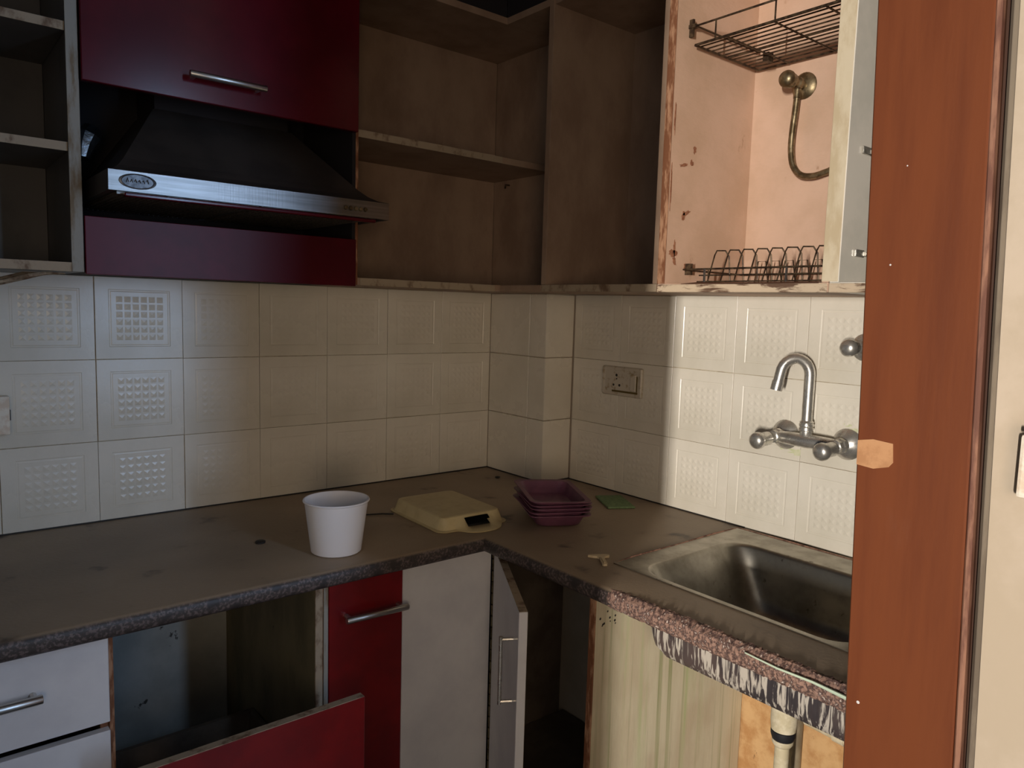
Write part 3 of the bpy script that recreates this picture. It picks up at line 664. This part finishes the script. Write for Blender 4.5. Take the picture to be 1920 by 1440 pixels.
def smoothpts(p, n=4):
    p = [Vector(q) for q in p]; out = []
    for i in range(len(p)-1):
        a = p[max(i-1, 0)]; b_ = p[i]; c = p[i+1]; d_ = p[min(i+2, len(p)-1)]
        for k in range(n):
            t = k/n; out.append(.5*((2*b_)+(c-a)*t+(2*a-5*b_+4*c-d_)*t*t+(3*b_-a-3*c+d_)*t**3))
    out.append(p[-1]); return out
meta(part('connection_pipe', MB().tube(smoothpts(hp), .0075, 12), m_brass, smooth=50), 'bent metal connection pipe hanging from the valve in the pink cabinet', 'pipe')

# ------------------------------------------------------------------ wire racks
r1 = thing('wire_rack', (-.02, -1.1, 1.15), 'upper flat wire rack with a raised rail in the pink cabinet', 'rack')
zt = 1.152; RX0, RX1, RY0, RY1 = -.153, .098, -1.28, -.922
part('frame', MB().tube([(RX0, RY1, zt), (RX1, RY1, zt)], .0028, 8).tube([(RX0, RY0, zt), (RX1, RY0, zt)], .0028, 8).tube([(RX0, RY0, zt), (RX0, RY1, zt)], .0032, 8).tube([(RX1, RY0, zt), (RX1, RY1, zt)], .0028, 8), m_wire, r1, smooth=50)
for i in range(11):
    x = RX0+(RX1-RX0)*(i+1)/12
    part('wire', MB().tube([(x, RY0, zt+.002), (x, RY1, zt+.002)], .0017 if i != 5 else .003, 6), m_wire, r1, smooth=50)
for y in (-1.005, -1.12, -1.23): part('cross_wire', MB().tube([(RX0, y, zt-.002), (RX1, y, zt-.002)], .002, 6), m_wire, r1, smooth=50)
zr = zt+.042
part('rail', MB().tube([(RX1-.0, RY1+.0, zr), (RX0, RY1, zr), (RX0, RY0, zr), (RX1, RY0, zr)], .0024, 8), m_wire, r1, smooth=50)
for y in (-.975, -1.12, -1.25): part('upright', MB().tube([(RX0, y, zt), (RX0, y, zr)], .002, 6), m_wire, r1)
part('clip', MB().box(RX0-.006, RX0+.006, RY1-.002, RY1+.0165, zr-.004, zr+.004).box(RX0-.003, RX0+.003, RY1+.006, RY1+.0165, zr-.022, zr+.016), m_wire, r1)
part('bracket', MB().box(.018, .038, -1.0, -.985, zt-.012, zt+.008), m_wire, r1)
r2_ = thing('dish_rack', (-.04, -1.1, .62), 'lower wire dish rack with zigzag plate slots in the pink cabinet', 'rack')
FX = -.165
for (x, y1_, z) in ((FX, -.93, .652), (FX, -.975, .638), (FX, -.97, .624), (.08, -.92, .652), (.08, -.92, .626)):
    part('rail', MB().tube([(x, y1_, z), (x, -1.282, z)], .0021 if z > .65 else .0016, 8), m_wire, r2_, smooth=50)
for x in (-.1, -.04, .02): part('rail', MB().tube([(x, -.96, .6235), (x, -1.282, .6235)], .0014, 6), m_wire, r2_)
for y in (-.99, -1.0, -1.19): part('upright', MB().tube([(FX-.001, y, .622), (FX-.001, y, .652)], .0028 if y != -1.0 else .0015, 6), m_alu if y != -1.0 else m_wire, r2_)
part('end_wire', MB().tube([(FX, -.93, .652), (-.12, -.923, .652), (.08, -.923, .652)], .002, 8), m_wire, r2_)
part('clip', MB().box(-.128, -.120, -.922, -.906, .642, .668), m_wire, r2_)
for i in range(9):
    y = -1.0-.0345*i; zs = .694
    part('plate_divider', MB().tube([(-.150, y+.013, .624), (-.140, y+.004, .684), (-.138, y, zs), (-.138, y-.022, zs-.001), (-.135, y-.030, .68), (-.132, y-.034, .6245)] if y-.034 > -1.284 else
                           [(-.150, y+.013, .624), (-.140, y+.002, .684), (-.138, y, zs), (-.136, y-.004, zs)], .0017, 6), m_wire, r2_, smooth=50)
for i in range(8):
    y = -1.0-.035*i
    part('plate_divider', MB().tube([(.03, y+.01, .625), (.028, y, .68), (.028, y-.02, .68), (.03, y-.028, .625)], .0016, 6), m_wire, r2_, smooth=50)

# ------------------------------------------------------------------ sockets and switches
sc = thing('wall_socket', (Q-.006, -.507, .297), 'grimy cream wall socket with one switch on the tiles near the corner', 'socket')
def rx(y0, y1, z0, z1, x, d, r=.006): return [[(x-dd, yy, zz_) for (yy, zz_, _) in rrect((y0+y1)/2, (z0+z1)/2, (y1-y0)/2-i_, (z1-z0)/2-i_, r, 0, 2, 3)] for dd, i_ in d]
part('plate', MB().loft(rx(-.586, -.428, .298, .386, Q-.0022, ((0, 0), (.006, .0), (.009, .003), (.0085, .009), (.0065, .012)))), m_socket, sc, smooth=30)
part('rocker', B(Q-.0145, Q-.0088, -.566, -.545, .318, .366, bev=.0015), m_socket, sc)
for (y, z, r) in ((-.486, .360, .0042), (-.487, .349, .0022), (-.475, .330, .0036), (-.499, .330, .0040)):
    part('pin_hole', MB().lathe([(r, 0), (r, .0007)], (Q-.0088, y, z), (-1, 0, 0), n=10), m_cap, sc)
part('grime_line', MB().box(Q-.0104, Q-.0088, -.571, -.470, .309, .3145).box(Q-.0104, Q-.0088, -.5695, -.5665, .315, .362), m_grime, sc, label='brown grime along the socket edge')
sw = thing('switch_box', (-1.45, -.012, .237), 'white switch box on the tiles at the far left', 'switch')
part('box', B(-1.54, -1.379, -.030, -.0025, .237, .324, bev=.003, seg=2), m_switch, sw)
part('plug', B(-1.47, -1.395, -.045, -.031, .322, .334, bev=.002), m_black, sw) if False else None
part('screw_hole', B(-1.379, -1.3765, -.02, -.012, .268, .292, bev=.0005), m_black, sw)
s3 = thing('switch_plate', (-.615, -1.80, .36), 'cream switch plate at the right edge beside the door frame', 'switch')
part('plate', B(-.626, -.6056, -1.84, -1.7535, .362, .432, bev=.004, seg=2), m_switch, s3)
part('insert', B(-.6285, -.612, -1.84, -1.757, .4325, .4395, bev=.001), m_tray, s3, label='purple strip above the plate')

# ------------------------------------------------------------------ things on the worktop
bk = thing('bucket', (-.826, -.522, .0005), 'white plastic bucket standing on the worktop', 'bucket')
prof = [(.0, .0015), (.052, .0015), (.055, .004), (.0685, .108), (.069, .115), (.072, .116), (.0732, .118), (.072, .1205), (.0695, .1205), (.0675, .117), (.0665, .107), (.0525, .006), (.0, .005)]
prof = [(max(r, .0004), h) for r, h in prof]
part('body', MB().lathe(prof, (-.826, -.522, -.001), n=48), m_bucket, bk, smooth=40)

def turn(mb, cxy, a, z=0): return mb.xf(Matrix.Translation((cxy[0], cxy[1], z)) @ Matrix.Rotation(a, 4, 'Z'))
# cream clamshell tray lid; local x across, y deep
lid = MB(); ns = 16; rings = []
def tabbed(hx, hy, r, z, tab):
    out = []
    for (x, y, zz_) in rrect(0, 0, hx, hy, r, z, ns=ns, nc=5):
        if y < -hy*.9: y -= tab*max(0, 1-abs((x-.012)/.066)**3)
        out.append((x, y, zz_))
    return out
rings = [tabbed(.106, .134, .026, .0005, .040), tabbed(.1065, .1345, .026, .0035, .040), tabbed(.099, .127, .022, .0050, .036),
         tabbed(.0965, .1245, .022, .0100, .020), tabbed(.0935, .1215, .020, .0190, .008), tabbed(.0905, .1185, .018, .0275, 0), tabbed(.0885, .1165, .017, .0325, 0), tabbed(.0845, .1125, .015, .0345, 0)]
def sk_(i, j):
    a = rings[i][j]; b_ = rings[i][(j+1) % len(rings[i])]; mx_ = (a[0]+b_[0])/2
    return 3 <= i <= 4 and a[1] < -.1 and abs(mx_-.006) < (.031 if i == 3 else .037)
bl_ = thing('food_container', (-.465, -.425, .0005), 'cream plastic food container lying closed with a handle slot', 'container')
lid.loft(rings, False, True, skip=sk_)
part('lid', turn(lid, (-.460, -.427), math.radians(-1.5)), m_box, bl_, smooth=24, mods=(('SOLIDIFY', dict(thickness=.0012, offset=-1)),))
part('base', turn(MB().loft([rrect(0, 0, .09, .112, .02, .0006), rrect(0, 0, .088, .11, .02, .004)]), (-.460, -.427), math.radians(-1.5)), m_cap, bl_, label='dark plate for the shade inside, seen through the slot')  # plate coloured dark to paint the shade inside the closed container

# stack of purple trays
def tray_mesh():
    mb = MB(); hx, hy = .074, .098
    o = [rrect(0, 0, .052, .074, .022, .0), rrect(0, 0, .058, .080, .024, .003), rrect(0, 0, .068, .092, .022, .026), rrect(0, 0, .070, .094, .02, .030), rrect(0, 0, hx+.007, hy+.006, .02, .031), rrect(0, 0, hx+.007, hy+.006, .02, .0335),
         rrect(0, 0, .0685, .0925, .02, .0325), rrect(0, 0, .0665, .0905, .02, .027), rrect(0, 0, .0565, .0785, .022, .0045), rrect(0, 0, .051, .073, .02, .002)]
    mb.loft(o, True, True)
    bmesh.ops.recalc_face_normals(mb.bm, faces=mb.bm.faces)
    me = bpy.data.meshes.new('purple_tray'); mb.bm.to_mesh(me); mb.bm.free(); me.materials.append(m_tray)
    for p in me.polygons: p.use_smooth = True
    me.set_sharp_from_angle(angle=math.radians(40)); return me
TR = tray_mesh()
names = ['lowest purple plastic tray of the stack, resting on the worktop', 'second purple plastic tray from the bottom of the stack', 'middle purple plastic tray of the five-high stack',
         'purple plastic tray just under the top one', 'topmost purple plastic tray, tilted and glossy']
for i in range(5):
    o = bpy.data.objects.new('plastic_tray', TR); COL.objects.link(o)
    o.location = (-.244+(.003, -.003, .002, -.001, -.004)[i], -.600+(0, .002, -.002, .001, .002)[i], Z0+.0006+.0098*i+(0.003 if i == 4 else 0))
    o.rotation_euler = (math.radians((0, 0, 0, .6, 3.0)[i]), math.radians((0, 0, .0, 0, 2)[i]), math.radians(-27+(-2, 1.5, -1, 2, 1)[i]))
    meta(o, names[i], 'tray', 'stack of purple trays')
gs = B(-.066, .066, -.040, .040, .0006, .006, bev=.0015)
meta(part('scouring_pad', turn(gs, (.018, -.585), math.radians(60)), m_green), 'thin green scouring pad lying by the tiles behind the purple trays', 'scourer')
# key shaped piece
ky = MB()
bow = [(-.028, .010), (-.018, .004), (-.008, .0015), (-.005, -.004), (-.0055, -.045), (-.003, -.049), (.004, -.049), (.006, -.045), (.006, -.004), (.010, .0025), (.019, .006), (.021, .012), (.014, .016), (-.006, .015), (-.022, .013)]
n = len(bow)
ky.raw([(x, y, .001) for x, y in bow]+[(x, y, .0065) for x, y in bow], [tuple(range(n-1, -1, -1)), tuple(range(n, 2*n))]+[(k, (k+1) % n, (k+1) % n+n, k+n) for k in range(n)])
ky.box(-.002, .002, -.044, -.006, .0065, .0085)
meta(part('plastic_key', turn(ky, (-.372, -.905), math.radians(-36)), m_key), 'small tan T-shaped key lying on the worktop before the sink', 'key')
meta(part('bottle_cap', MB().lathe([(.011, .0006), (.0115, .004), (.010, .0052), (.003, .0052)], (-.943, -.376, 0), n=20), m_cap, smooth=40), 'small dark bottle cap on the worktop left of the bucket', 'cap')
meta(part('pebble', MB().lathe([(.004, .0006), (.009, .003), (.008, .005), (.002, .006)], (-.075, -.155, 0), n=9), m_cap), 'small dark crumb on the worktop in the back corner', 'crumb')
meta(part('twig', MB().tube([(-.66, -.30, .003), (-.64, -.315, .004), (-.60, -.325, .003), (-.575, -.345, .003)], .002, 6), m_cap), 'short dark twig on the worktop behind the bucket', 'twig')
meta(part('screw_knob', MB().lathe([(.007, .0006), (.008, .008), (.006, .012), (.002, .013)], (-.088, -.520, 0), n=12), m_cap, smooth=40), 'small dark knob lying behind the purple trays', 'knob')
ws = MB().tube([(-.5035, -1.36, -.004), (-.5055, -1.42, -.006), (-.505, -1.48, -.004), (-.505, -1.56, -.008)], [.0012, .0018, .0022, .0035], 6)
meta(part('plastic_strip', ws, mat('pale_strip', (206, 222, 196), rough=.3)), 'thin pale green plastic strip stuck along the crusted worktop edge', 'strip')
